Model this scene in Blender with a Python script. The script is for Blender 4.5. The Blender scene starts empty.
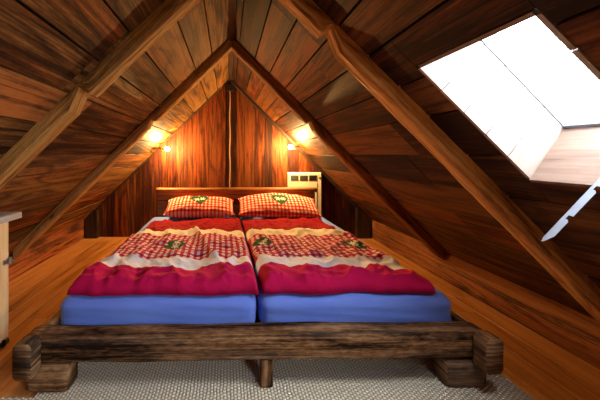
import bpy, bmesh, math, random
from mathutils import Vector, Matrix, noise
random.seed(7)
R = math.radians
scene = bpy.context.scene
col = scene.collection
CZ = 1.06            # camera height
FX, VX, VY = 283.0, 228.0, 155.0

# ------------------------------------------------------------------ helpers
def tag(o, label=None, cat=None, group=None, kind=None):
    if label: o['label'] = label
    if cat: o['category'] = cat
    if group: o['group'] = group
    if kind: o['kind'] = kind
    return o

def empty(name, loc=(0, 0, 0), rz=0):
    o = bpy.data.objects.new(name, None); col.objects.link(o)
    o.location = loc; o.rotation_euler = (0, 0, rz); o.empty_display_size = .05
    return o

class MB:
    """mesh builder with uv (metres) and a per-board random colour"""
    def __init__(s):
        s.v = []; s.f = []; s.uv = []; s.c = []; s.m = []
    def add(s, vs, fs, uvs, c=None, m=0):
        o = len(s.v); s.v += [tuple(p) for p in vs]
        c = c or (random.random(), random.random(), random.random())
        for f, u in zip(fs, uvs):
            s.f.append([i + o for i in f]); s.uv.append(u); s.c.append(c); s.m.append(m)
    def box(s, o, eu, ev, en, a, b, c, bev=0.0, col_=None, m=0, ru=None):
        """box: origin o, axes eu ev en (unit), sizes a (along grain) b c ; chamfer bev on the long edges of the +n side"""
        o = Vector(o); eu = Vector(eu); ev = Vector(ev); en = Vector(en)
        ru = ru if ru is not None else (random.random() * 20, random.random() * 20)
        if bev > 0:
            prof = [(0, 0), (b, 0), (b, c - bev), (b - bev, c), (bev, c), (0, c - bev)]
        else:
            prof = [(0, 0), (b, 0), (b, c), (0, c)]
        n = len(prof); vs = []
        for t in (0, a):
            for (q, w) in prof: vs.append(o + eu * t + ev * q + en * w)
        fs = []; uvs = []; per = 0
        for i in range(n):
            j = (i + 1) % n
            L = math.hypot(prof[j][0] - prof[i][0], prof[j][1] - prof[i][1])
            fs.append([i, j, j + n, i + n])
            uvs.append([(ru[0], ru[1] + per), (ru[0], ru[1] + per + L), (ru[0] + a, ru[1] + per + L), (ru[0] + a, ru[1] + per)])
            per += L
        fs.append(list(range(n))[::-1]); uvs.append([(ru[0] + prof[i][1] * .2, ru[1] + prof[i][0]) for i in range(n)][::-1])
        fs.append([i + n for i in range(n)]); uvs.append([(ru[0] + prof[i][1] * .2, ru[1] + prof[i][0]) for i in range(n)])
        s.add(vs, fs, uvs, col_, m)
    def build(s, name, mats, parent=None, smooth=False, flip=False):
        me = bpy.data.meshes.new(name); me.from_pydata(s.v, [], s.f)
        if not isinstance(mats, (list, tuple)): mats = [mats]
        for m in mats: me.materials.append(m)
        me.uv_layers.new(name='UVMap')
        me.color_attributes.new('pc', 'FLOAT_COLOR', 'CORNER')
        fu = []; fc = []
        for f, u, c in zip(s.f, s.uv, s.c):
            for k in range(len(f)):
                fu += [u[k][0], u[k][1]]; fc += [c[0], c[1], c[2], 1]
        me.uv_layers['UVMap'].data.foreach_set('uv', fu)
        me.color_attributes['pc'].data.foreach_set('color', fc)
        for p, m in zip(me.polygons, s.m):
            p.material_index = m; p.use_smooth = smooth
        bm = bmesh.new(); bm.from_mesh(me)
        bmesh.ops.recalc_face_normals(bm, faces=bm.faces); bm.to_mesh(me); bm.free()
        o = bpy.data.objects.new(name, me); col.objects.link(o)
        if parent: o.parent = parent
        return o

def fbm(p, o=4):
    return noise.fractal(Vector(p), .8, 2.1, o)

def tube(mb, pts, r, n=8, c=None, m=0, cap=True):
    pts = [Vector(p) for p in pts]; vs = []
    rr = r if isinstance(r, (list, tuple)) else [r] * len(pts)
    up = Vector((0, 0, 1))
    for i, p in enumerate(pts):
        d = (pts[min(i + 1, len(pts) - 1)] - pts[max(i - 1, 0)]).normalized()
        a = d.cross(up)
        if a.length < .05: a = d.cross(Vector((1, 0, 0)))
        a.normalize(); b = d.cross(a)
        for k in range(n):
            t = 2 * math.pi * k / n
            vs.append(p + (a * math.cos(t) + b * math.sin(t)) * rr[i])
    fs = []; uvs = []
    for i in range(len(pts) - 1):
        for k in range(n):
            k2 = (k + 1) % n
            fs.append([i * n + k, i * n + k2, (i + 1) * n + k2, (i + 1) * n + k]); uvs.append([(i * .1, k * .01)] * 4)
    if cap:
        fs.append(list(range(n))); uvs.append([(0, 0)] * n)
        fs.append([(len(pts) - 1) * n + k for k in range(n)]); uvs.append([(0, 0)] * n)
    mb.add(vs, fs, uvs, c, m)

def rough_beam(mb, p0, p1, w, h, nz=.006, ch=.014, stations=None, seed=0, up=(0, 0, 1), seglen=.03, endround=0.0):
    """weathered timber running p0->p1; w sideways, h vertical; centred; irregular, chamfered, subdivided"""
    p0 = Vector(p0); p1 = Vector(p1); d = (p1 - p0); L = d.length; d.normalize()
    up = Vector(up); side = d.cross(up).normalized(); up = side.cross(d).normalized()
    prof = []
    def edge(a, b, k):
        for i in range(k): prof.append((a[0] + (b[0] - a[0]) * i / k, a[1] + (b[1] - a[1]) * i / k))
    a, b = w / 2, h / 2
    edge((-a + ch, -b), (a - ch, -b), 5); edge((a - ch, -b), (a, -b + ch), 1)
    edge((a, -b + ch), (a, b - ch), 7); edge((a, b - ch), (a - ch, b), 1)
    edge((a - ch, b), (-a + ch, b), 5); edge((-a + ch, b), (-a, b - ch), 1)
    edge((-a, b - ch), (-a, -b + ch), 7); edge((-a, -b + ch), (-a + ch, -b), 1)
    n = len(prof); M = max(2, int(L / seglen)); vs = []
    for i in range(M + 1):
        t = i / M; base = p0 + d * (L * t)
        e = min(t, 1 - t) * L; sc = 1 - endround * max(0, 1 - e / .03) ** 2
        for (q, z) in prof:
            P = base + side * q * sc + up * z * sc
            # long cracks + lumps
            g = fbm((t * L * 1.3 + seed * 7.1, q * 14 + seed, z * 14), 3) * nz
            g += fbm((t * L * 4 + seed * 3.3, q * 60, z * 60), 3) * nz * .6
            rr = Vector((q, z)).normalized()
            P += (side * rr.x + up * rr.y) * g
            vs.append(P)
    fs = []; uvs = []; per = [0]
    for i in range(n):
        j = (i + 1) % n; per.append(per[-1] + math.hypot(prof[j][0] - prof[i][0], prof[j][1] - prof[i][1]))
    r0, r1 = seed * 1.37, seed * 2.11
    for i in range(M):
        for k in range(n):
            k2 = (k + 1) % n
            fs.append([i * n + k, i * n + k2, (i + 1) * n + k2, (i + 1) * n + k])
            uvs.append([(r0 + i * L / M, r1 + per[k]), (r0 + i * L / M, r1 + per[k + 1]), (r0 + (i + 1) * L / M, r1 + per[k + 1]), (r0 + (i + 1) * L / M, r1 + per[k])])
    for base in (0, M * n):
        fs.append([base + k for k in range(n)]); uvs.append([(r0 + prof[k][0] * .6, r1 + prof[k][1]) for k in range(n)])
    mb.add(vs, fs, uvs)

# ------------------------------------------------------------------ materials
class N:
    def __init__(s, name):
        s.m = bpy.data.materials.new(name); s.m.use_nodes = True
        s.t = s.m.node_tree; s.t.nodes.clear()
        s.out = s.t.nodes.new('ShaderNodeOutputMaterial')
    def n(s, ty, **kw):
        x = s.t.nodes.new(ty)
        for k, v in kw.items(): setattr(x, k, v)
        return x
    def l(s, a, b): s.t.links.new(a, b)
    def val(s, sock, v):
        if hasattr(v, 'is_linked') or hasattr(v, 'links'): s.l(v, sock)
        else: sock.default_value = v
    def math(s, op, a, b=0.0, c=0.0, clamp=False):
        x = s.n('ShaderNodeMath', operation=op, use_clamp=clamp)
        s.val(x.inputs[0], a); s.val(x.inputs[1], b)
        if op in ('MULTIPLY_ADD', 'SMOOTH_MIN', 'COMPARE', 'WRAP'): s.val(x.inputs[2], c)
        return x.outputs[0]
    def mix(s, f, a, b, mode='MIX'):
        x = s.n('ShaderNodeMix', data_type='RGBA', blend_type=mode)
        s.val(x.inputs[0], f)
        s.val(x.inputs[6], a if not isinstance(a, tuple) else (*a[:3], 1)); s.val(x.inputs[7], b if not isinstance(b, tuple) else (*b[:3], 1))
        return x.outputs[2]
    def ramp(s, f, pts):
        x = s.n('ShaderNodeValToRGB'); e = x.color_ramp.elements
        while len(e) < len(pts): e.new(.5)
        for i, (p, c) in enumerate(pts): e[i].position = p; e[i].color = (*c, 1) if isinstance(c, tuple) else (c, c, c, 1)
        s.l(f, x.inputs[0]); return x.outputs[0]
    def noise(s, vec, scale, detail=4, rough=.55, dist=0.0):
        x = s.n('ShaderNodeTexNoise'); s.l(vec, x.inputs['Vector'])
        x.inputs['Scale'].default_value = scale; x.inputs['Detail'].default_value = detail
        x.inputs['Roughness'].default_value = rough; x.inputs['Distortion'].default_value = dist
        return x.outputs['Fac']
    def vscale(s, vec, sc, off=(0, 0, 0)):
        x = s.n('ShaderNodeMapping'); s.l(vec, x.inputs[0]); x.inputs['Scale'].default_value = sc; x.inputs['Location'].default_value = off
        return x.outputs[0]
    def bsdf(s, base, rough=.5, spec=.5, normal=None, **kw):
        b = s.n('ShaderNodeBsdfPrincipled')
        s.val(b.inputs['Base Color'], base if not isinstance(base, tuple) else (*base[:3], 1))
        s.val(b.inputs['Roughness'], rough); b.inputs['Specular IOR Level'].default_value = spec
        for k, v in kw.items(): s.val(b.inputs[k.replace('_', ' ')], v)
        if normal: s.l(normal, b.inputs['Normal'])
        s.l(b.outputs[0], s.out.inputs[0]); return b
    def bump(s, h, strength=.4, dist=.004):
        b = s.n('ShaderNodeBump'); b.inputs['Strength'].default_value = strength; b.inputs['Distance'].default_value = dist
        s.l(h, b.inputs['Height']); return b.outputs[0]

def wood(name, dark, mid, light, rough=.5, vary=.45, wear=0.0, wearcol=(.12, .10, .08), rings=9, contrast=1.0, spec=.4, bump=.4, warm=(1, .55, .3), warmamt=.0, crack=.5, gritamt=.5):
    g = N(name)
    uv = g.n('ShaderNodeUVMap').outputs[0]
    at = g.n('ShaderNodeVertexColor', layer_name='pc'); sep = g.n('ShaderNodeSeparateColor'); g.l(at.outputs[0], sep.inputs[0])
    r1, r2, r3 = sep.outputs
    # growth-ring contours: slow noise along the grain, folded
    a = g.noise(g.vscale(uv, (.75, 5.5, 1)), 1.0, 2.5, .45, .5)
    ring = g.math('FRACT', g.math('MULTIPLY', a, rings))
    ring = g.math('PINGPONG', g.math('MULTIPLY', a, rings), .5)
    ring = g.math('MULTIPLY', ring, 2.0)
    fine = g.noise(g.vscale(uv, (1.6, 120, 1)), 1.0, 5, .65)
    blot = g.noise(g.vscale(uv, (1.0, 9, 1), (3, 5, 0)), 1.0, 5, .6, .8)
    mid_ = g.noise(g.vscale(uv, (.6, 36, 1), (4, 2, 0)), 1.0, 4, .65, .2)
    ringd = g.math('POWER', ring, .55)
    f = g.math('ADD', g.math('MULTIPLY', g.math('ADD', ringd, -.62), .42), g.math('MULTIPLY', g.math('ADD', fine, -.5), 1.1))
    f = g.math('ADD', f, g.math('MULTIPLY', g.math('ADD', blot, -.5), 1.0))
    f = g.math('ADD', f, g.math('MULTIPLY', g.math('ADD', mid_, -.5), .9))
    grit = g.noise(g.vscale(uv, (22, 95, 1), (1, 8, 0)), 1.0, 3, .6)
    f = g.math('ADD', f, g.math('MULTIPLY', g.math('ADD', grit, -.5), gritamt))
    f = g.math('MULTIPLY_ADD', f, contrast, .47)
    f = g.math('ADD', f, g.math('MULTIPLY', g.math('ADD', r1, -.5), vary * .7), clamp=True)
    c = g.ramp(f, [(.12, dark), (.45, mid), (.85, light)])
    if warmamt:
        bl2 = g.noise(g.vscale(uv, (.9, 6, 1), (13, 15, 0)), 1.0, 4, .6, 1.0)
        wf = g.math('MULTIPLY', g.ramp(g.math('ADD', bl2, g.math('MULTIPLY', g.math('ADD', r2, -.5), .35)), [(.48, 0.0), (.68, 1.0)]), warmamt)
        c = g.mix(wf, c, g.mix(1.0, c, (warm[0] * 1.9, warm[1] * 1.9, warm[2] * 1.9), 'MULTIPLY'))
    if wear:
        w = g.noise(g.vscale(uv, (1.1, 12, 1), (9, 1, 0)), 1.0, 5, .65, .4)
        w = g.math('ADD', w, g.math('MULTIPLY', g.math('ADD', r3, -.5), .5))
        w = g.math('MULTIPLY', g.ramp(w, [(.42, 0.0), (.70, 1.0)]), wear)
        c = g.mix(w, c, g.mix(.55, wearcol, g.mix(fine, (.02, .018, .015), tuple(min(1, x * 2.2) for x in wearcol))))
    # knots
    kv = g.n('ShaderNodeTexVoronoi'); g.l(g.vscale(uv, (1.7, 6.0, 1)), kv.inputs['Vector']); kv.inputs['Scale'].default_value = 1.0
    kn = g.ramp(kv.outputs['Distance'], [(.02, .18), (.075, 1.0)])
    c = g.mix(1.0, c, kn, 'MULTIPLY')
    # dark drying cracks
    ck = g.noise(g.vscale(uv, (1.4, 60, 1), (2, 7, 0)), 1.0, 3, .6)
    ck = g.ramp(ck, [(.28, 1.0 - crack), (.36, 1.0)])
    c = g.mix(1.0, c, ck, 'MULTIPLY')
    h = g.math('ADD', g.math('MULTIPLY', fine, .6), g.math('ADD', g.math('MULTIPLY', ring, .3), g.math('MULTIPLY', ck, .8)))
    rr = g.math('ADD', g.math('MULTIPLY', fine, .25), rough - .12)
    g.bsdf(c, rr, spec, g.bump(h, bump, .003))
    return g.m

def plain(name, c, rough=.5, metal=0.0, spec=.5, nscale=30, namt=.12):
    g = N(name)
    tc = g.n('ShaderNodeTexCoord').outputs['Object']
    nz = g.noise(tc, nscale, 3)
    cc = g.mix(nz, tuple(x * (1 - namt) for x in c), tuple(min(1, x * (1 + namt)) for x in c))
    g.bsdf(cc, rough, spec, Metallic=metal); return g.m

M = {}
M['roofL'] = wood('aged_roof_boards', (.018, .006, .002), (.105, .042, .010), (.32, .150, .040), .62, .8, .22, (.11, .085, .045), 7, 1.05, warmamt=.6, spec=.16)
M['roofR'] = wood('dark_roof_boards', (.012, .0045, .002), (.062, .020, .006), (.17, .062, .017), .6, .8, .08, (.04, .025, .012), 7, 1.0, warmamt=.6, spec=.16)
M['gable'] = wood('gable_boards', (.018, .005, .003), (.058, .013, .004), (.17, .047, .011), .6, .8, .1, (.05, .035, .025), 7, 1.1, warmamt=.5, spec=.15)
M['knee'] = wood('knee_boards', (.05, .015, .006), (.21, .065, .02), (.36, .13, .04), .6, .5, .25, (.05, .04, .03), 7, 1.3, warmamt=.3, spec=.16)
M['floor'] = wood('varnished_floor_boards', (.22, .075, .016), (.46, .18, .045), (.64, .29, .085), .42, .35, 0, rings=5, contrast=.7, spec=.3, bump=.12, crack=.15)
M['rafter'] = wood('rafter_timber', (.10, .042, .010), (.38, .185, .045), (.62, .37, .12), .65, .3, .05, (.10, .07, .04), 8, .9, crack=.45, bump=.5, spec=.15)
M['rafterShade'] = wood('shaded_rafter_timber', (.05, .017, .005), (.20, .070, .018), (.40, .16, .045), .65, .3, .05, (.10, .07, .04), 8, .9, crack=.45, bump=.5, spec=.12)  # darker copy of the rafter timber, shade put into its colour
M['rafterR'] = wood('rafter_timber_ochre', (.16, .055, .012), (.52, .21, .05), (.80, .42, .13), .65, .3, .0, (.10, .07, .04), 9, .9, crack=.5, bump=.5, spec=.15)
M['bed'] = wood('weathered_bed_timber', (.014, .006, .003), (.145, .066, .025), (.38, .205, .098), .85, .2, .3, (.22, .165, .12), 5, 1.15, gritamt=.9, crack=.95, bump=1.0, spec=.1)
M['head'] = wood('headboard_timber', (.07, .024, .008), (.22, .080, .022), (.36, .15, .045), .5, .3, 0, rings=6, crack=.3, spec=.25)
M['reveal'] = wood('pale_lining_boards', (.10, .06, .042), (.18, .115, .085), (.26, .18, .14), .5, .25, 0, rings=5, contrast=.7, crack=.15, bump=.15)
M['side'] = wood('pale_side_lining', (.22, .17, .14), (.32, .26, .22), (.40, .34, .30), .5, .25, 0, rings=5, contrast=.6, crack=.1, bump=.15)
M['pine'] = wood('pale_pine', (.50, .34, .17), (.70, .53, .30), (.82, .67, .44), .5, .2, 0, rings=5, contrast=.6, crack=.1, bump=.15)
M['greywood'] = wood('grey_painted_wood', (.22, .22, .23), (.36, .36, .38), (.48, .48, .50), .5, .2, 0, rings=6, contrast=.8, crack=.3, bump=.3)
M['dark'] = plain('dark_backing', (.012, .008, .006), .9)
M['darkwood'] = wood('dark_stained_batten', (.010, .006, .004), (.03, .015, .010), (.06, .03, .02), .5, .3)
M['black'] = plain('black_plastic', (.012, .012, .013), .4)
M['steel'] = plain('steel', (.45, .45, .46), .35, 1.0)
M['white_metal'] = plain('white_painted_metal', (.40, .45, .54), .35, 0.0, .5, 60, .06)
M['cream'] = plain('cream_enamel', (.78, .70, .55), .4, 0, .5, 20, .04)
M['grille'] = plain('grey_green_grille', (.10, .11, .08), .5)
M['brass'] = plain('brass', (.6, .4, .15), .35, 1.0)
M['sash'] = plain('grey_sash_aluminium', (.20, .24, .30), .4, .3)
M['cable'] = plain('pale_cable', (.40, .22, .13), .6)

def glass_mat():
    g = N('window_glass')
    t = g.n('ShaderNodeBsdfTransparent'); t.inputs[0].default_value = (.97, .98, 1, 1)
    gl = g.n('ShaderNodeBsdfGlossy'); gl.inputs['Roughness'].default_value = .02
    mx = g.n('ShaderNodeMixShader'); mx.inputs[0].default_value = .04; g.l(t.outputs[0], mx.inputs[1]); g.l(gl.outputs[0], mx.inputs[2])
    g.l(mx.outputs[0], g.out.inputs[0]); return g.m
M['glass'] = glass_mat()

def bulb_mat():
    g = N('lit_bulb_glass')
    t = g.n('ShaderNodeBsdfTransparent')
    e = g.n('ShaderNodeEmission'); e.inputs[0].default_value = (1, .72, .38, 1); e.inputs[1].default_value = 90
    mx = g.n('ShaderNodeMixShader'); mx.inputs[0].default_value = .25
    g.l(t.outputs[0], mx.inputs[1]); g.l(e.outputs[0], mx.inputs[2]); g.l(mx.outputs[0], g.out.inputs[0]); return g.m
M['bulb'] = bulb_mat()

def rug_mat():
    g = N('sisal_weave')
    tc = g.n('ShaderNodeTexCoord').outputs['Object']
    s = g.n('ShaderNodeSeparateXYZ'); g.l(tc, s.inputs[0])
    x, y = s.outputs[0], s.outputs[1]
    nz = g.noise(tc, 120, 4, .7); big = g.noise(tc, 25, 4)
    xx = g.math('ADD', g.math('MULTIPLY', x, 1 / .015), g.math('MULTIPLY', big, .8))
    row = g.math('FLOOR', xx)
    off = g.math('MULTIPLY', g.math('MODULO', row, 2.0), .5)
    wx = g.math('ABSOLUTE', g.math('SINE', g.math('MULTIPLY', xx, math.pi)))
    wy = g.math('ABSOLUTE', g.math('SINE', g.math('MULTIPLY', g.math('ADD', g.math('MULTIPLY', y, 1 / .017), off), math.pi)))
    h = g.math('MULTIPLY', g.math('POWER', wx, .6), g.math('POWER', wy, .6))
    f = g.math('ADD', g.math('MULTIPLY', h, .75), g.math('MULTIPLY', nz, .45))
    c = g.ramp(f, [(.12, (.13, .09, .05)), (.40, (.58, .47, .32)), (.85, (.92, .82, .64))])
    g.bsdf(c, .9, .1, g.bump(h, 1.0, .006)); return g.m
M['rug'] = rug_mat()

def sheet_mat():
    g = N('blue_jersey_sheet')
    tc = g.n('ShaderNodeTexCoord').outputs['Object']
    nz = g.noise(tc, 4, 4); fn = g.noise(g.vscale(tc, (1, 1, 1)), 900, 2)
    c = g.mix(nz, (.13, .23, .80), (.20, .32, .90))
    g.bsdf(c, .85, .15, g.bump(g.noise(g.vscale(tc, (2.5, 1.0, 9)), 3, 3), .35, .012), Sheen_Weight=.25); return g.m
M['sheet'] = sheet_mat()

def heart(g, x, y, cx, cy, sc, ang):
    """implicit heart mask and flower mask at (cx,cy); sc = half width"""
    dx = g.math('SUBTRACT', x, cx); dy = g.math('SUBTRACT', y, cy)
    ca, sa = math.cos(ang) / sc, math.sin(ang) / sc
    px = g.math('ADD', g.math('MULTIPLY', dx, ca), g.math('MULTIPLY', dy, sa))
    py = g.math('ADD', g.math('MULTIPLY', dy, ca), g.math('MULTIPLY', dx, -sa))
    x2 = g.math('MULTIPLY', px, px); 
    # (x^2 + (y - .6 sqrt|x|)^2) < 1 heart
    q = g.math('SUBTRACT', py, g.math('MULTIPLY', g.math('SQRT', g.math('ABSOLUTE', px)), .62))
    r = g.math('ADD', x2, g.math('MULTIPLY', q, q))
    hm = g.math('LESS_THAN', r, .92)
    fl = None
    for (ox, oy, rr) in ((-.30, .28, .36), (.34, .38, .34)):
        ddx = g.math('SUBTRACT', px, ox); ddy = g.math('SUBTRACT', py, oy)
        th = g.math('ARCTAN2', ddy, ddx)
        rad = g.math('SQRT', g.math('ADD', g.math('MULTIPLY', ddx, ddx), g.math('MULTIPLY', ddy, ddy)))
        lim = g.math('ADD', g.math('MULTIPLY', g.math('COSINE', g.math('MULTIPLY', th, 6)), rr * .32), rr * .8)
        m = g.math('LESS_THAN', rad, lim)
        fl = m if fl is None else g.math('MAXIMUM', fl, m)
    return hm, fl

def gingham(g, x, y, p, white, mid, red):
    a = g.math('LESS_THAN', g.math('FRACT', g.math('MULTIPLY', x, 1 / p)), .5)
    b = g.math('LESS_THAN', g.math('FRACT', g.math('MULTIPLY', y, 1 / p)), .5)
    s = g.math('MULTIPLY', g.math('ADD', a, b), .5)
    return g.ramp(s, [(.24, white), (.26, mid), (.74, mid), (.76, red)])

def cloth_mat(name, bands=None, hearts=(), p=.04, rm=(.58, .07, .15), rr_=(.33, .004, .045)):
    """bands: list of (v_end, kind) from the foot; uv in metres"""
    g = N(name)
    uv = g.n('ShaderNodeUVMap').outputs[0]
    s = g.n('ShaderNodeSeparateXYZ'); g.l(uv, s.inputs[0]); x, y = s.outputs[0], s.outputs[1]
    white, mid, red = (.80, .75, .74), rm, rr_
    c = gingham(g, x, y, p, white, mid, red)
    for (cx, cy, sc, an) in hearts:
        hm, fl = heart(g, x, y, cx, cy, sc, an)
        c = g.mix(hm, c, (.025, .085, .035)); c = g.mix(g.math('MULTIPLY', fl, hm), c, (.72, .68, .6))
    if bands:
        kinds = {'crimson': (.54, .007, .080), 'white': (.84, .86, .95), 'red': (.25, .002, .008), 'cream': (.82, .76, .66)}
        for (v0, v1, k) in bands:
            m = g.math('MULTIPLY', g.math('GREATER_THAN', y, v0), g.math('LESS_THAN', y, v1))
            c = g.mix(m, c, kinds[k])
    tc = g.n('ShaderNodeTexCoord').outputs['Object']
    h = g.noise(g.vscale(tc, (1, 1, 1)), 9, 4, .55, .8)
    g.bsdf(c, .9, .1, g.bump(h, .5, .02)); return g.m

# ------------------------------------------------------------------ the room shell
X0, ZR = .03, CZ + .99            # ridge
XE, ZE = 1.83, .24                # eaves (both sides)
YB, YF = 3.66, -1.7               # back gable, front gable
LA = Vector((X0 + XE, 0, ZR - ZE)); RA = Vector((X0 - XE, 0, ZR - ZE))
LL, RL = LA.length, RA.length
uL, uR = LA.normalized(), RA.normalized()       # up-slope directions
nL = Vector((uL.z, 0, -uL.x)); nR = Vector((-uR.z, 0, uR.x))   # into the room
EL = Vector((-XE, 0, ZE)); ER = Vector((XE, 0, ZE))

def subtract(rect, hole):
    a0, a1, b0, b1 = rect; c0, c1, d0, d1 = hole
    if a1 <= c0 or a0 >= c1 or b1 <= d0 or b0 >= d1: return [rect]
    out = []
    if a0 < c0: out.append((a0, c0, b0, b1))
    if a1 > c1: out.append((c1, a1, b0, b1))
    m0, m1 = max(a0, c0), min(a1, c1)
    if b0 < d0: out.append((m0, m1, b0, d0))
    if b1 > d1: out.append((m0, m1, d1, b1))
    return out

def cutall(rect, holes):
    rs = [rect]
    for h in holes: rs = [q for r in rs for q in subtract(r, h)]
    return rs

def boards(mb, origin, eu, ev, en, U, V, w0, w1, thick=.018, gap=.0055, joints=(), hole=(), rnd=.003, first=None, back=True):
    """boards running along eu (length U), stacked along ev (V); the face lies on origin plane, body behind it"""
    v = 0; origin = Vector(origin); eu = Vector(eu); ev = Vector(ev); en = Vector(en)
    while v < V - .01:
        w = random.uniform(w0, w1)
        if V - v - w < w0 * .5: w = V - v
        cuts = [0] + sorted(j + random.uniform(-.3, .3) for j in joints if random.random() < .6) + [U]
        for a, b in zip(cuts, cuts[1:]):
            c = (random.random(), random.random(), random.random()); ru = (random.random() * 20, random.random() * 20)
            dn = random.uniform(-rnd, 0)
            for (a0, a1, b0, b1) in cutall((a, b, v, v + w), hole):
                mb.box(origin + eu * (a0 + .001) + ev * (b0 + gap / 2) + en * (dn - thick), eu, ev, en, a1 - a0 - .002, b1 - b0 - gap, thick, .0012, c, 0, (ru[0] + a0, ru[1] + b0 - v))
        v += w
    if back:
        for (a0, a1, b0, b1) in cutall((0, U, 0, V), hole):
            mb.box(origin + eu * a0 + ev * b0 - en * (thick + rnd + .032), eu, ev, en, a1 - a0, b1 - b0, .03, 0, None, 1)

EY = Vector((0, 1, 0))
# skylight opening on the right slope, in (depth, slope) coordinates
WD0, WD1 = .645, 1.03
def s_of_x(x): return (XE - x) / (XE - X0) * RL
WS0, WS1 = s_of_x(1.100), s_of_x(.700)
V2 = (-1.0, -.25, s_of_x(1.20), s_of_x(.62))  # unseen opening behind the camera, added to daylight the foreground

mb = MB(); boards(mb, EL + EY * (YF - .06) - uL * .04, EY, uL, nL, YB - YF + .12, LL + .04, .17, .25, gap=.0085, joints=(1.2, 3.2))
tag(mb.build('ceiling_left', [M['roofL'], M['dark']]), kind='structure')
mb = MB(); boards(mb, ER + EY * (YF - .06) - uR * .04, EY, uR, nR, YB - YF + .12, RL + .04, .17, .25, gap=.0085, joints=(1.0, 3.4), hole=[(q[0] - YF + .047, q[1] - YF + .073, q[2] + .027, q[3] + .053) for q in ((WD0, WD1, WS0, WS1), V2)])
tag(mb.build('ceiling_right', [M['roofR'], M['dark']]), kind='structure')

# knee walls
for sgn, nm in ((-1, 'wall_left'), (1, 'wall_right')):
    mb = MB(); boards(mb, (sgn * XE, YF - .06, 0), EY, (0, 0, 1), (-sgn, 0, 0), YB - YF + .12, ZE + .0, .11, .125, joints=(2.6,))
    tag(mb.build(nm, [M['knee'], M['dark']]), kind='structure')

# floor
mb = MB(); boards(mb, (-XE - .06, YF - .06, 0), EY, (1, 0, 0), (0, 0, 1), YB - YF + .12, 2 * XE + .12, .13, .16, thick=.02, gap=.003, joints=(1.5, 3.6), rnd=.0008)
tag(mb.build('floor', [M['floor'], M['dark']]), kind='structure')

# gable walls of upright boards, each board clipped under the slopes
def zroof(x):
    return ZR - (X0 - x) * (ZR - ZE) / (X0 + XE) if x < X0 else ZR - (x - X0) * (ZR - ZE) / (XE - X0)
def gable(name, y, ny, hole=None):
    mb = MB(); x = -XE
    while x < XE - .005:
        w = random.uniform(.085, .15); w = min(w, XE - x); g = .0025
        c = (random.random(), random.random(), random.random()); ru = (random.random() * 20, random.random() * 20); dn = random.uniform(0, .004)
        a, b = x + g / 2, x + w - g / 2
        xs = [a, b] if not (a < X0 < b) else [a, X0, b]
        segs = [(None, None)]
        def piece(xs, zlo, zhi):
            vs = []
            n = len(xs)
            zt = [min(zroof(q), zhi) if zhi is not None else zroof(q) for q in xs]
            zb = [zlo] * n
            for yy in (y + ny * -dn, y + ny * (-dn - .018)):
                for q, z in zip(xs, zb): vs.append((q, yy, z))
                for q, z in zip(xs[::-1], zt[::-1]): vs.append((q, yy, z))
            m = 2 * n; fs = [list(range(m)), [i + m for i in range(m)][::-1]]
            uvf = [(ru[0] + v[2], ru[1] + v[0] - x) for v in vs[:m]]
            uvs = [uvf, uvf[::-1]]
            for i in range(m):
                j = (i + 1) % m; fs.append([i, j, j + m, i + m]); uvs.append([uvf[i], uvf[j], uvf[j], uvf[i]])
            mb.add(vs, fs, uvs, c)
        if hole and b > hole[0] and a < hole[1]:
            piece(xs, 0, hole[2]); piece(xs, hole[3], None)
        else: piece(xs, 0, None)
        x += w
    # backing
    if hole:
        polys = [[(-XE, 0), (hole[0], 0), (hole[0], zroof(hole[0])), (-XE, ZE)], [(hole[1], 0), (XE, 0), (XE, ZE), (hole[1], zroof(hole[1]))],
                 [(hole[0], 0), (hole[1], 0), (hole[1], hole[2]), (hole[0], hole[2])],
                 [(hole[0], hole[3]), (hole[1], hole[3]), (hole[1], zroof(hole[1])), (X0, ZR), (hole[0], zroof(hole[0]))]]
    else: polys = [[(-XE, 0), (XE, 0), (XE, ZE), (X0, ZR), (-XE, ZE)]]
    for P in polys:
        P = [(q * (1.04 if abs(q) > XE - .01 else 1), z + (.07 if z > .01 and abs(z - zroof(q)) < .01 else 0)) for q, z in P]
        m = len(P); vs = [(q, y - ny * .024, z) for q, z in P] + [(q, y - ny * .06, z) for q, z in P]
        fs = [list(range(m)), [i + m for i in range(m)]] + [[i, (i + 1) % m, (i + 1) % m + m, i + m] for i in range(m)]
        mb.add(vs, fs, [[(0, 0)] * len(f) for f in fs], None, 1)
    return tag(mb.build(name, [M['gable'], M['dark']]), kind='structure')
gable('wall_back', YB, -1)
FH = (-.45, .95, .50, 1.10)
gable('wall_front', YF, 1)

# ------------------------------------------------------------------ skylight (window_1)
def onR(d, s, out=0.0):            # point on the right slope; out = outward
    p = ER + uR * s - nR * out; return Vector((p.x, d, p.z))
def child(o, root):
    o.parent = root; o.matrix_parent_inverse = Matrix.Translation(root.location).inverted(); return o
def quadboards(mb, A, B, C, D, k, thick):
    """lining panel A-B (inner edge) to D-C (outer edge), k boards side by side along AB; grain runs outward"""
    n = (B - A).cross(D - A).normalized()
    for i in range(k):
        t0, t1 = (i / k + .003 if i else 0), ((i + 1) / k - .003 if i < k - 1 else 1)
        p = [A.lerp(B, t0), A.lerp(B, t1), D.lerp(C, t1), D.lerp(C, t0)]
        q = [v + n * thick for v in p]
        c = (random.random(), random.random(), random.random()); ru = random.random() * 20
        L = (D - A).length; W = (B - A).length / k
        uvq = [(ru, ru), (ru, ru + W), (ru + L, ru + W), (ru + L, ru)]
        vs = p + q; fs = [[0, 1, 2, 3], [7, 6, 5, 4]]; us = [uvq, uvq[::-1]]
        for a in range(4):
            b = (a + 1) % 4; fs.append([a, b, b + 4, a + 4]); us.append([uvq[a], uvq[b], uvq[b], uvq[a]])
        mb.add(vs, fs, us, c)
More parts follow.
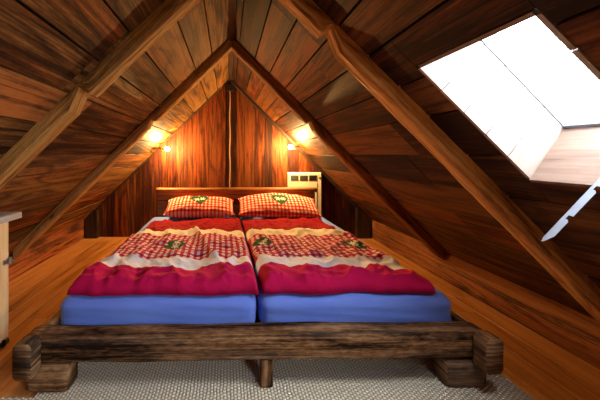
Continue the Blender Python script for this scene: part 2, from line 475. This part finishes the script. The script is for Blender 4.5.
def panel(mb, A, B, C, D, thick, c=None):
    n = (B - A).cross(D - A).normalized(); vs = [A, B, C, D]; vs += [v + n * thick for v in vs]
    L = (B - A).length; W = (D - A).length; ru = random.random() * 20
    uvq = [(ru, ru), (ru + L, ru), (ru + L, ru + W), (ru, ru + W)]
    fs = [[0, 1, 2, 3], [7, 6, 5, 4]]; us = [uvq, uvq[::-1]]
    for a in range(4):
        b = (a + 1) % 4; fs.append([a, b, b + 4, a + 4]); us.append([uvq[a], uvq[b], uvq[b], uvq[a]])
    mb.add(vs, fs, us, c)
def skylight(wname, WD0, WD1, WS0, WS1):
    win = empty(wname, onR((WD0 + WD1) / 2, (WS0 + WS1) / 2)); tag(win, kind='structure')
    OUT = .235
    LT = -.0125
    Bv = Vector((.131, 0, .193)) * .98              # sill rises steeper than the normal
    tv = -nR * OUT
    a0, a1 = onR(WD1, WS0), onR(WD1, WS1)           # far edge low, high
    b0, b1 = onR(WD0, WS0), onR(WD0, WS1)
    mb = MB(); quadboards(mb, a1, a0, a0 + Bv, a1 + tv, 5, -.0125)
    for_far = child(mb.build('side_lining', M['side']), win)
    mb = MB(); quadboards(mb, b0, b1, b1 + tv, b0 + Bv, 5, -.0125)
    child(mb.build('side_lining', M['side']), win)
    mb = MB(); mbx = mb
    # sill: grain runs along the depth axis
    panel(mb, a0, b0, b0 + Bv, a0 + Bv, LT)
    child(mb.build('sill_board', M['reveal']), win)
    mb = MB(); panel(mb, b1, a1, a1 + tv, b1 + tv, LT)
    child(mb.build('head_lining', M['reveal']), win)
    # pale edging lip round the opening, standing just proud of the boards
    mb = MB()
    for P, Q, ins in ((a0, b0, -uR),):
        mb.box(P + EY * .0 + nR * .0, (Q - P).normalized(), -uR, nR, (Q - P).length, .012, .006, 0)
    child(mb.build('edge_strip', M['reveal']), win)
    # sash frame and pane
    fo0, fo1 = a0 + Bv, a1 + tv; go0, go1 = b0 + Bv, b1 + tv
    su = (fo1 - fo0).normalized(); sl = (fo1 - fo0).length; sn = su.cross(EY).normalized()
    if sn.x < 0: sn = -sn
    mb = MB()
    t = .022
    mb.box(fo0 - su * .05, su, EY, sn, sl + .10, .05, .05, 0)
    mb.box(go0 - su * .05 - EY * .05, su, EY, sn, sl + .10, .05, .05, 0)
    mb.box(go0 - su * .05, EY, su, sn, WD1 - WD0, .058, .05, 0)
    mb.box(go1 - su * .004, EY, su, sn, WD1 - WD0, .054, .05, 0)
    child(mb.build('sash', M['sash']), win)
    mb = MB(); mb.box(fo0 - EY * .004 - sn * .006, su, EY, sn, sl, .004, .010, 0)
    mb.box(go0 - sn * .010, EY, su, sn, WD1 - WD0, .012, .014, 0)
    child(mb.build('gasket', M['sash']), win)
    mb = MB(); panel(mb, fo0 + sn * .012, go0 + sn * .012, go1 + sn * .012, fo1 + sn * .012, .004)
    child(mb.build('pane', M['glass']), win)
    pc = (fo0 + go1) / 2 + sn * .07
    pl = bpy.data.lights.new('skylight_portal', 'AREA'); pl.shape = 'RECTANGLE'; pl.size = sl; pl.size_y = WD1 - WD0
    pl.cycles.is_portal = True
    po = bpy.data.objects.new('daylight_portal', pl); col.objects.link(po); po.location = pc
    zz = sn; xx = su; yy = zz.cross(xx)
    po.rotation_euler = Matrix((xx, yy, zz)).transposed().to_euler()
skylight('window_1', WD0, WD1, WS0, WS1)
skylight('window_added', *V2)  # added skylight out of view, lights the foreground

# ------------------------------------------------------------------ rafters
def rafter(side, d0, wid, notch_x, label, mat, seed, deep=.062, nw=.058, nd=.048):
    """timber under the boards on one slope, birdsmouth notch in its inner edge at x = notch_x"""
    sg = -1 if side == 'L' else 1
    E, u, n, L = (EL, uL, nL, LL) if side == 'L' else (ER, uR, nR, RL)
    cosv = abs(n.z)
    xf = sg * 1.80; tn = (notch_x - xf) / (X0 - xf)
    run = (Vector((X0, 0, zroof(X0))) - Vector((xf, 0, zroof(xf)))).length
    # stations with the notch
    K = 110; st = [i / K for i in range(K + 1)]
    hn = nw / run
    st = sorted([t for t in st if abs(t - tn) > hn * 1.15] + [tn - hn, tn - hn * .5, tn, tn + hn * .5, tn + hn])
    nb, nh = 6, 4
    prof = []
    for i in range(nh): prof.append((0.0, i / nh))            # near face: top -> inner
    for i in range(nb): prof.append((i / nb, 1.0))
    for i in range(nh): prof.append((1.0, 1 - i / nh))
    for i in range(nb): prof.append((1 - i / nb, 0.0))
    m = len(prof); vs = []
    for t in st:
        dep = deep
        if abs(t - tn) <= hn + 1e-6: dep = deep - nd * (1 - abs(t - tn) / hn)
        dep += .004 * noise.noise(Vector((t * 5, seed, 0))) * (1 if abs(t - tn) > hn * 1.1 else 0)
        for (a, b) in prof:
            o = -.006 + (dep + .006) * b
            x = xf + (X0 - xf) * t
            z = zroof(x) - o / cosv
            y = d0 + wid * a + .006 * noise.noise(Vector((t * 3, seed, 5)))
            k = .0035 * (noise.noise(Vector((t * run * 9, a * 9 + seed, b * 7))) + .6 * noise.noise(Vector((t * run * 22, a * 40, b * 30 + seed))))
            ex = 1 if b > .99 and a in (0.0, 1.0) else 0
            P = Vector((x, y, z)) + n * (k if b > 0 else 0)
            if a in (0.0, 1.0): P.y += (k + (.006 if ex else 0)) * (1 if a == 0 else -1)
            if ex: P -= n * .006
            if t == 1.0: P.x = X0
            vs.append(P)
    fs = []; uvs = []; sc = [(0)]; per = [0]
    dims = []
    for k in range(m):
        a, b = prof[k], prof[(k + 1) % m]; per.append(per[-1] + abs(a[0] - b[0]) * wid + abs(a[1] - b[1]) * deep)
    for i in range(len(st) - 1):
        for k in range(m):
            k2 = (k + 1) % m
            fs.append([i * m + k, i * m + k2, (i + 1) * m + k2, (i + 1) * m + k])
            u0, u1 = st[i] * run + seed, st[i + 1] * run + seed
            uvs.append([(u0, seed + per[k]), (u0, seed + per[k + 1]), (u1, seed + per[k + 1]), (u1, seed + per[k])])
    for base in (0, (len(st) - 1) * m):
        fs.append([base + k for k in range(m)]); uvs.append([(prof[k][0] * .1, prof[k][1] * .1) for k in range(m)])
    mb = MB(); mb.add(vs, fs, uvs, (.5, .5, .5))
    o = mb.build('rafter', mat, None, smooth=False)
    return tag(o, label, 'rafter', 'roof rafters')
rafter('L', 1.255, .105, -.66, 'brown notched rafter on the left slope, nearest, in front of the rumpled bed', M['rafter'], 3.0)
rafter('L', 2.37, .10, -.64, 'left-hand rafter nearer the back wall, its notch lit by the left lamp', M['rafter'], 11.0, nw=.045, nd=.030)
rafter('R', 1.205, .095, .445, 'ochre rafter on the right slope, running beside the skylight', M['rafterR'], 23.0)
rafter('R', 2.37, .10, .69, 'right-hand rafter nearer the back wall, above the wall heater', M['rafterShade'], 31.0, nw=.045, nd=.030)

# dark battens where the back wall meets the right slope, ridge board, left corner post, dark shade block at right
def slopebar(name, side, y0, wy, dep, xa, xb, mat):
    mb = MB(); n = nL if side == 'L' else nR
    pa = Vector((xa, y0, zroof(xa))); pb = Vector((xb, y0, zroof(xb))); e = (pb - pa).normalized()
    mb.box(pa, e, EY, n, (pb - pa).length, wy, dep, .002)
    return mb.build(name, mat)
tag(slopebar('trim_1', 'R', YB - .05, .048, .035, 1.75, X0 + .03, M['darkwood']), kind='structure')
tag(slopebar('trim_2', 'L', YB - .03, .028, .012, -1.75, X0 - .03, M['darkwood']), kind='structure')
mb = MB(); mb.box((X0 - .022, YF + .01, ZR - .034), (0, 1, 0), (1, 0, 0), (0, 0, 1), YB - YF - .02, .044, .03, 0)
tag(mb.build('trim_3', M['darkwood']), kind='structure')
for nm, xa, w in (('trim_4', -1.815, .15), ('trim_5', 1.64, .175)):  # right one is a dark block standing in for corner shade
    mb = MB()
    h = min(zroof(xa), zroof(xa + w)) + .0
    hh = .36 if xa < 0 else .40
    # outline clipped by the slope
    P = [(xa, 0), (xa + w, 0), (xa + w, min(hh, zroof(xa + w) - .004)), (xa, min(hh, zroof(xa) - .004))]
    if xa < 0:
        xk = xa + (hh - zroof(xa)) / ((ZR - ZE) / (X0 + XE)); P = [(xa, 0), (xa + w, 0), (xa + w, hh), (max(xa, xk), hh), (xa, zroof(xa) - .004)]
    m = len(P); y0, y1 = YB - .07, YB - .006
    vs = [(q, y0, z) for q, z in P] + [(q, y1, z) for q, z in P]
    fs = [list(range(m)), [i + m for i in range(m)]] + [[i, (i + 1) % m, (i + 1) % m + m, i + m] for i in range(m)]
    mb.add(vs, fs, [[(vs[i][2], vs[i][0]) for i in f] for f in fs])
    tag(mb.build(nm, M['darkwood']), kind='structure')

# ------------------------------------------------------------------ small fittings on the back wall
v = empty('vent_box', (X0, YB - .03, ZR - .16))
tag(v, 'small dark louvred vent box under the ridge, at the peak of the back wall', 'vent')
mb = MB(); mb.box((X0 - .05, YB - .045, ZR - .17), (1, 0, 0), (0, 0, 1), (0, 1, 0), .10, .085, .035, .004); child(mb.build('housing', M['black']), v)
mb = MB()
for k in range(3): mb.box((X0 - .04, YB - .052, ZR - .155 + k * .024), (1, 0, 0), (0, 0, 1), (0, 1, 0), .08, .008, .008)
child(mb.build('louvre', M['darkwood']), v)
mb = MB(); tube(mb, [(X0 - .005 + .003 * math.sin(k * 1.3), YB - .012, ZR - .17 - k * .09) for k in range(15)], .006)
tag(mb.build('wall_cable', M['cable']), 'thin pale cable running down the middle of the back wall from the vent', 'cable')

# wall lamps
def lamp(x, z, label, sg):
    y = YB - .004
    r = empty('wall_lamp', (x, y, z)); tag(r, label, 'lamp', 'bare bulb wall lamps')
    def ch(o): return child(o, r)
    mb = MB(); tube(mb, [(x + sg * .09, y, z + .0), (x + sg * .09, y - .018, z)], [.03, .026], 20); ch(mb.build('wall_plate', M['brass'], smooth=False))
    mb = MB(); tube(mb, [(x + sg * .09, y - .015, z), (x + sg * .088, y - .10, z + .010), (x + sg * .07, y - .18, z + .008), (x + sg * .05, y - .22, z)], .006, 10); ch(mb.build('arm', M['brass']))
    mb = MB(); tube(mb, [(x + sg * .055, y - .22, z), (x + sg * .028, y - .22, z)], [.015, .017], 16); ch(mb.build('socket', M['brass']))
    mb = MB(); pr = [(0.03, .012), (.022, .018), (.008, .026), (-.008, .030), (-.022, .026), (-.032, .014), (-.035, .004)]
    tube(mb, [(x + sg * a, y - .22, z) for a, _ in pr], [b for _, b in pr], 20); ch(mb.build('bulb', M['bulb'], smooth=True))
    L = bpy.data.lights.new('bulb_light', 'POINT'); L.energy = LAMP; L.color = (1, .58, .19); L.shadow_soft_size = .022
    lo = bpy.data.objects.new('bulb_light', L); col.objects.link(lo); lo.location = (x, y - .22, z); child(lo, r)
    return r
LAMP = 80
lamp(-.742, CZ + .073, 'glowing bare bulb wall lamp on the left of the back wall, over the left pillow', -1)
lamp(.766, CZ + .097, 'glowing bare bulb wall lamp on the right of the back wall, above the heater', 1)
mb = MB()
tube(mb, [(.865, YB - .02, CZ + .10), (.90, YB - .03, CZ + .06), (.94, YB - .03, CZ + .055), (.96, YB - .035, CZ + .035)], .004)
tag(mb.build('lamp_cable', M['black']), 'short black cable from the right lamp to the sloping batten', 'cable')

# convector heater
hx, hy = .760, YB - .125
ht = empty('convector_heater', (hx + .2, hy + .06, .22)); tag(ht, 'cream electric convector heater with three top grilles, behind the headboard', 'heater')
HW, HT, HB = .42, CZ - .222, .30
mb = MB()
prof = [(0, 0), (.06, 0), (.06, HT - HB), (.02, HT - HB), (0, HT - HB - .02)]
vs = [(x, hy + .05 + a, HB + b) for x in (hx, hx + HW) for a, b in prof]; m = 5
fs = [list(range(m)), [i + m for i in range(m)]] + [[i, (i + 1) % m, (i + 1) % m + m, i + m] for i in range(m)]
mb.add(vs, fs, [[(0, 0)] * len(f) for f in fs]); child(mb.build('casing', M['cream']), ht)
for k in range(3):
    gx = hx + .035 + k * .115
    mb = MB(); mb.box((gx, hy + .046, HT - .10), (1, 0, 0), (0, 0, 1), (0, 1, 0), .10, .065, .006)
    g = child(mb.build('grille', M['grille']), ht)
    mb = MB()
    for q in range(8): mb.box((gx + .004 + q * .012, hy + .042, HT - .098), (0, 0, 1), (1, 0, 0), (0, 1, 0), .061, .004, .006)
    s = mb.build('grille_bars', M['black']); s.parent = g
mb = MB(); tube(mb, [(hx + .40, hy + .052, HT - .065), (hx + .40, hy + .035, HT - .065)], .012, 14); child(mb.build('knob', M['grille']), ht)
mb = MB(); mb.box((hx + HW - .055, hy + .045, HB + .02), (0, 0, 1), (1, 0, 0), (0, 1, 0), HT - HB - .15, .004, .006); child(mb.build('side_seam', M['grille']), ht)
for q in (.08, .33):
    mb = MB(); mb.box((hx + q, hy + .107, HB + .1), (1, 0, 0), (0, 0, 1), (0, 1, 0), .03, .03, .014)
    child(mb.build('wall_bracket', M['steel']), ht)

# ------------------------------------------------------------------ rug
mb = MB()
P = [(-1.35, .2), (1.315, .2), (1.315, 1.95), (-.84, 1.95), (-.84, 1.225), (-1.35, 1.225)]
m = len(P); vs = [(a, b, .001) for a, b in P] + [(a, b, .010) for a, b in P]
fs = [list(range(m)), [i + m for i in range(m)]] + [[i, (i + 1) % m, (i + 1) % m + m, i + m] for i in range(m)]
mb.add(vs, fs, [[(0, 0)] * len(f) for f in fs])
tag(mb.build('sisal_rug', M['rug']), 'coarse beige woven sisal rug under the foot of the bed', 'rug')

# ------------------------------------------------------------------ bed (origin at foot end, yawed a little)
BX, BY, BR = .14, 1.30, R(1.0)
bed = empty('bed_frame', (BX, BY, .012), BR)
tag(bed, 'rustic double bed frame of thick weathered beams on blocks', 'bed')
def bp(mbx, name, mat=None, smooth=True, parent=None):
    return mbx.build(name, mat or M['bed'], parent or bed, smooth)
z0 = -.012
mb = MB(); rough_beam(mb, (-1.055, .022, .192 + z0), (1.05, .022, .192 + z0), .122, .118, .007, .018, seed=1, seglen=.012, endround=.15); bp(mb, 'foot_beam')
for sx, sd in ((-1, 2), (1, 3)):
    cxx = -1.030 if sx < 0 else 1.050
    mb = MB(); rough_beam(mb, (cxx, .088, .150 + z0), (cxx - sx * .02, 2.20, .150 + z0), .07, .150, .004, .02, seed=sd, seglen=.022, endround=.1)
    bp(mb, 'side_rail')
    cxx = -.997 if sx < 0 else .998
    mb = MB(); rough_beam(mb, (cxx + sx * .004, -.105, .194 + z0), (cxx, -.044, .194 + z0), .080, .152, .003, .014, seed=sd + 14, seglen=.01, endround=.0)
    bp(mb, 'rail_end')
    for yy, q in ((.005, 4), (2.08, 6)):
        mb = MB(); rough_beam(mb, (sx * 1.025, yy, .058), (sx * .848, yy, .058), .10, .116, .002, .010, seed=sd + q, seglen=.015, endround=.1)
        bp(mb, 'foot_block')
mb = MB(); rough_beam(mb, (.035, -.005, .002), (.035, -.005, .125), .055, .048, .002, .008, seed=12, up=(0, 1, 0), seglen=.01); bp(mb, 'leg')
mb = MB(); mb.box((-.985, .12, .105), (1, 0, 0), (0, 1, 0), (0, 0, 1), 1.97, 1.98, .03); bp(mb, 'slat_base', M['bed'], False)
# headboard
mb = MB(); mb.box((-.945, 2.13, .14), (1, 0, 0), (0, 0, 1), (0, -1, 0), 1.89, .46, .035, .004); hb = bp(mb, 'headboard', M['head'], False)
mb = MB(); rough_beam(mb, (-.965, 2.125, .625), (.965, 2.125, .625), .085, .055, .002, .018, seed=20, seglen=.05); 
cp = mb.build('cap_rail', M['head'], hb, True)
mb = MB(); mb.box((-.93, 2.096, .50), (1, 0, 0), (0, 0, 1), (0, -1, 0), 1.86, .012, .006); mb.build('bead', M['darkwood'], hb)

def B(x, y, z): # bed-local to world
    return Matrix.Translation((BX, BY, 0)) @ Matrix.Rotation(BR, 4, 'Z') @ Vector((x, y, z))

# mattresses
def mattress(x0, x1, label, seed):
    y0, y1, z0, z1 = .125, 2.085, .150, .340
    r = .055; nx, ny, nz = 44, 60, 12
    bm = bmesh.new()
    bmesh.ops.create_cube(bm, size=1.0)
    bmesh.ops.subdivide_edges(bm, edges=bm.edges, cuts=23, use_grid_fill=True)
    W, D, H = x1 - x0, y1 - y0, z1 - z0
    for v_ in bm.verts:
        p = Vector((v_.co.x * W, v_.co.y * D, v_.co.z * H))
        c = Vector([max(-s / 2 + r, min(s / 2 - r, q)) for q, s in zip(p, (W, D, H))])
        # push grid rows toward the corners for a good rounding
        for i, s in enumerate((W, D, H)):
            pass
        d = p - c
        if d.length > 1e-6:
            p = c + d.normalized() * min(r, d.length if sum(abs(k) > 1e-6 for k in d) == 1 else r)
        q = p + Vector(((x0 + x1) / 2, (y0 + y1) / 2, (z0 + z1) / 2))
        g = .006 * noise.noise(Vector((q.x * 3, q.y * 4, q.z * 6 + seed))) + .004 * noise.noise(Vector((q.x * 3 + q.z * 14, q.y * 6, q.z * 26 + seed)))
        q += (p - c).normalized() * g if (p - c).length > 1e-6 else Vector((0, 0, 0))
        v_.co = B(*q)
    for f in bm.faces: f.smooth = True
    me = bpy.data.meshes.new('mattress'); bm.to_mesh(me); bm.free(); me.materials.append(M['sheet'])
    o = bpy.data.objects.new('mattress', me); col.objects.link(o)
    return tag(o, label, 'mattress', 'mattresses under the duvets')
mattress(-.995, .012, 'mattress in a blue fitted sheet, left half of the bed', 1)
mattress(.024, 1.03, 'mattress in a blue fitted sheet, right half of the bed', 5)

# duvets
bands = [(-1, .185, 'crimson'), (.185, .32, 'white'), (.83, 1.03, 'cream'), (1.03, 3, 'red')]
def duvet(x0, x1, label, seed, hearts, ridges, mat):
    y0, y1 = .150, 1.71; zb = .345
    nx, ny = 110, 150; W, D = x1 - x0, y1 - y0
    top = []; uvt = []
    for j in range(ny + 1):
        for i in range(nx + 1):
            # denser near borders
            a = i / nx; b = j / ny
            a = a - .035 * math.sin(2 * math.pi * a) ; b = b - .035 * math.sin(2 * math.pi * b)
            x = a * W; y = b * D
            e = min(x, W - x, y, D - y)
            ef = min(x, W - x); ey = y
            rr = .055
            prof = math.sqrt(max(0, 1 - (1 - min(1, e / rr)) ** 2))
            H = .062
            wv = .022 * noise.noise(Vector((x * 4.2 + seed, y * 3.1, 0))) + .013 * noise.noise(Vector((x * 9 + y * 4 + seed, y * 7, 3))) + .006 * noise.noise(Vector((x * 22, y * 17 + x * 8, seed)))
            wv += .013 * max(0, 1 - 2.6 * abs(noise.noise(Vector((x * 5 + seed * 2, y * 4.4 - x * 2.5, 7))))) ** 2 + .008 * max(0, 1 - 2.6 * abs(noise.noise(Vector((x * 11 + seed, y * 8 + x * 5, 17))))) ** 2 - .006
            wv += .014 * max(0, 1 - 2.8 * abs(noise.noise(Vector((x * 7 + y * 5, y * 6 - x * 4, seed + 3))))) ** 2 * max(0, 1 - y / .45)
            # long soft folds near the foot
            wv += .010 * math.sin(x * 26 + 3 * noise.noise(Vector((x * 3, y * 2, seed))) + y * 5) * max(0, 1 - y / .5)
            for (ax, ay, bx, by, hgt, wd) in ridges:
                A = Vector((ax, ay)); Bq = Vector((bx, by)); P_ = Vector((x, y)); ab = Bq - A
                t = max(0, min(1, (P_ - A).dot(ab) / ab.length_squared)); q = A + ab * t
                wob = .02 * noise.noise(Vector((x * 8, y * 8, seed + 9)))
                dd = (P_ - q).length + wob
                wv += hgt * math.exp(-(dd / wd) ** 2)
            # folded-back lip at the cream edge
            lip = .030 / (1 + math.exp(-(1.01 + .02 * noise.noise(Vector((x * 5, seed, 1))) - y) * 90)) * 1.0 if y > .5 else .030
            z = zb + prof * (H + wv + lip - .02)
            z = max(z, zb + .002)
            # hem outline wanders
            k = noise.noise(Vector((x * 5, seed, 2))) * .022 * max(0, 1 - y / .25) + noise.noise(Vector((x * 14, seed, 8))) * .009 * max(0, 1 - y / .2)
            kx = noise.noise(Vector((seed, y * 4, 6))) * .016 * (1 - min(1, ef / .12)) + .06 * (y / D) * ((x / W - 1) * -1.0 if x0 < -.5 else -x / W)
            top.append(B(x0 + x + kx, y0 + y + k, z)); 
            ud = noise.noise(Vector((x * 2.2, y * 2.2, seed + 4))) * .020
            uvt.append((x + ud, y + noise.noise(Vector((x * 3, y * 1.6, seed))) * .016))
    n1 = nx + 1; fs = []; us = []
    for j in range(ny):
        for i in range(nx):
            q = [j * n1 + i, j * n1 + i + 1, (j + 1) * n1 + i + 1, (j + 1) * n1 + i]; fs.append(q); us.append([uvt[k] for k in q])
    # underside
    nt = len(top); bot = []
    ring = [i for i in range(n1)] + [j * n1 + nx for j in range(1, ny + 1)] + [ny * n1 + i for i in range(nx - 1, -1, -1)] + [j * n1 for j in range(ny - 1, 0, -1)]
    fs.append(ring[::-1]); us.append([uvt[k] for k in ring[::-1]])
    mb = MB(); mb.add(top, fs, us, (.5, .5, .5))
    o = mb.build('duvet', mat, None, True)
    return tag(o, label, 'duvet', 'duvets on the bed')
d1 = cloth_mat('duvet_print_left', bands, [(.47, .60, .085, R(80)), ], .042)
d2 = cloth_mat('duvet_print_right', bands, [(.13, .60, .08, R(60)), (.74, .60, .085, R(-100))], .042)
duvet(-.955, .025, 'left duvet, crimson hem, white stripe, checked middle with one green heart', 1.7, None,
      [(.55, .95, .74, .30, .030, .022), (.74, .30, .80, .12, .016, .02), (.95, .75, .82, .20, .022, .02), (.2, .1, .5, .16, .012, .02), (.1, .12, .12, .5, .010, .03)], d1)
duvet(.033, .930, 'right duvet, crimson hem, checked middle with two green hearts', 6.3, None,
      [(.05, .95, .20, .40, .020, .022), (.25, .12, .5, .08, .014, .02), (.62, .05, .66, .20, .014, .02), (.7, .95, .86, .8, .018, .03)], d2)

# pillows
def pillow(cx, cy, cz, W, H, T, tilt, rz, roll, label, hearts, seed, arch, ap, pk):
    mat = cloth_mat('lamplit_pillow_print', None, hearts, .04, (.74, .13, .07), (.50, .02, .012))
    n1, n2 = 60, 40
    Rm = Matrix.Translation(B(cx, cy, cz)) @ Matrix.Rotation(rz, 4, 'Z') @ Matrix.Rotation(tilt, 4, 'X') @ Matrix.Rotation(roll, 4, 'Z')
    mb = MB()
    for sgn in (1, -1):
        vs = []; uv = []
        for j in range(n2 + 1):
            for i in range(n1 + 1):
                a = -math.cos(math.pi * i / n1); b = -math.cos(math.pi * j / n2)
                th = (max(0, 1 - abs(a) ** 3.2) * max(0, 1 - abs(b) ** 2.6)) ** .5
                pin = 1 - .06 * (1 - abs(a) ** 2) * 0
                x = a * W / 2 * (1 - .05 * (1 - b * b)* 0 ) ; y = b * H / 2
                # pulled-in sides, eared corners
                x *= 1 - .05 * (1 - abs(b) ** 4); y *= 1 - .08 * (1 - abs(a) ** 4)
                y *= (1 - arch * min(1.3, abs(a - pk)) ** ap) if y > 0 else (1 - .10 * abs(a) ** 6)
                z = sgn * th * T / 2 * (1 - arch * .5 * abs(a) ** ap) * (1 + .18 * noise.noise(Vector((a * 2, b * 2, seed))))
                z += .008 * noise.noise(Vector((a * 6 + seed, b * 5, 2))) * min(1, th * 2)
                vs.append(Rm @ Vector((x, y, z))); uv.append((x + 1, y + 1))
        m1 = n1 + 1; fs = []; us = []
        for j in range(n2):
            for i in range(n1):
                q = [j * m1 + i, j * m1 + i + 1, (j + 1) * m1 + i + 1, (j + 1) * m1 + i]
                if sgn < 0: q = q[::-1]
                fs.append(q); us.append([uv[k] for k in q])
        mb.add(vs, fs, us, (.5, .5, .5))
    o = mb.build('pillow', mat, None, True)
    bm = bmesh.new(); bm.from_mesh(o.data); bmesh.ops.remove_doubles(bm, verts=bm.verts, dist=.0004)
    bmesh.ops.recalc_face_normals(bm, faces=bm.faces); bm.to_mesh(o.data); bm.free()
    return tag(o, label, 'pillow', 'checked pillows')
pillow(-.42, 1.885, .478, .77, .38, .17, R(20), R(1), 0, 'left red and white checked pillow, plump and squared, green heart at its top', [(1.00, 1.00, .10, R(10))], 2, .22, 6, 0)
pillow(.455, 1.885, .494, .90, .44, .17, R(25), R(3), R(-3), 'right red and white checked pillow, rising to a peak, green heart in its centre', [(1.02, .98, .095, 0)], 9, .42, 1.8, .08)

# ------------------------------------------------------------------ eaves cupboard on the left
cb = empty('eaves_cupboard', (-1.30, 1.5, 0)); tag(cb, 'narrow pale pine cupboard with grey top at the left edge, under the slope', 'cupboard')
mb = MB()
xf = -1.245; y0, y1 = 1.40, 1.605; zt = .70
P = [(xf, .03), (-1.315, .03), (-1.315, zt), (xf, zt)]
m = len(P); vs = [(q, y0, z) for q, z in P] + [(q, y1, z) for q, z in P]
fs = [list(range(m)), [i + m for i in range(m)]] + [[i, (i + 1) % m, (i + 1) % m + m, i + m] for i in range(m)]
mb.add(vs, fs, [[(vs[i][2], vs[i][1] + vs[i][0]) for i in f] for f in fs]); child(mb.build('body', M['pine']), cb)
mb = MB(); mb.box((xf, y0 + .005, .05), (0, 0, 1), (0, 1, 0), (1, 0, 0), .64, .18, .016, .003); dr = child(mb.build('door', M['pine']), cb)
mb = MB(); mb.box((xf - .072, 1.39, zt), (0, 1, 0), (1, 0, 0), (0, 0, 1), .24, .130, .034, .004); child(mb.build('top_board', M['greywood']), cb)
for hz in (.47,):
    mb = MB(); tube(mb, [(xf + .024, 1.585, hz - .018), (xf + .024, 1.585, hz + .018)], .009, 12)
    mb.box((xf + .016, 1.545, hz - .012), (0, 1, 0), (0, 0, 1), (1, 0, 0), .05, .024, .005)
    mb.box((xf + .024, 1.585, hz - .006), (1, 0, 0), (0, 0, 1), (0, 1, 0), .022, .012, .008)
    h = mb.build('hinge', M['steel']); child(h, cb)
for yy in (1.43, 1.57):
    mb = MB(); tube(mb, [(xf + .0, yy - .012, .026), (xf + .0, yy + .012, .026)], .024, 16); child(mb.build('castor', M['black']), cb)
    
# ------------------------------------------------------------------ skylight stay bar
A = Vector((.94, .85, CZ - .258)); Bp = Vector((1.205, .80, CZ + .095))
D = (Bp - A).normalized(); L = (Bp - A).length
view = (A - Vector((0, 0, CZ))).normalized()
Wd = D.cross(view).normalized()
if Wd.x < 0: Wd = -Wd                    # towards lower right in the picture
Nn = D.cross(Wd).normalized()
Nn = Nn if Nn.dot(view) > 0 else -Nn
w = .014
out = [(0, 0), (L, 0), (L, w)]
for c in (.205, .095):
    out += [(c + .012, w), (c + .010, w - .009), (c - .004, w - .009), (c - .004, w - .004), (c - .009, w)]
out += [(.030, w), (.004, w * .35)]
mb = MB(); m = len(out)
vs = [A + D * a + Wd * b for a, b in out] + [A + D * a + Wd * b + Nn * .003 for a, b in out]
fs = [list(range(m)), [i + m for i in range(m)]] + [[i, (i + 1) % m, (i + 1) % m + m, i + m] for i in range(m)]
mb.add(vs, fs, [[(0, 0)] * len(f) for f in fs])
stay = empty('window_stay', Bp); tag(stay, 'white notched metal stay bar hanging from the skylight', 'window stay')
child(mb.build('notched_bar', M['white_metal']), stay)
mb = MB(); mb.box(A + D * .01 - Wd * .002, D, Nn, Wd, L - .01, .012, .003, 0); child(mb.build('flange', M['white_metal']), stay)
mb = MB(); tube(mb, [Bp - D * .01 - Nn * .004 + Wd * .01, Bp - D * .01 + Nn * .012 + Wd * .01], .007, 12); child(mb.build('pivot', M['steel']), stay)

# ------------------------------------------------------------------ world, camera, view
w_ = bpy.data.worlds.new('sky'); scene.world = w_; w_.use_nodes = True
bg = w_.node_tree.nodes['Background']; bg.inputs[0].default_value = (.93, .97, 1, 1); bg.inputs[1].default_value = 25

cam = bpy.data.cameras.new('camera'); co = bpy.data.objects.new('camera', cam); col.objects.link(co)
co.location = (0, 0, CZ); co.rotation_euler = (R(90), 0, 0)
cam.sensor_width = 36; cam.lens = 36 * FX / 600; cam.shift_x = (300 - VX) / 600; cam.shift_y = -(200 - VY) / 600
cam.clip_start = .02
scene.camera = co
vs_ = scene.view_settings
vs_.view_transform = 'Standard'; vs_.look = 'None'; vs_.gamma = 1; vs_.use_curve_mapping = False; vs_.exposure = 0.45
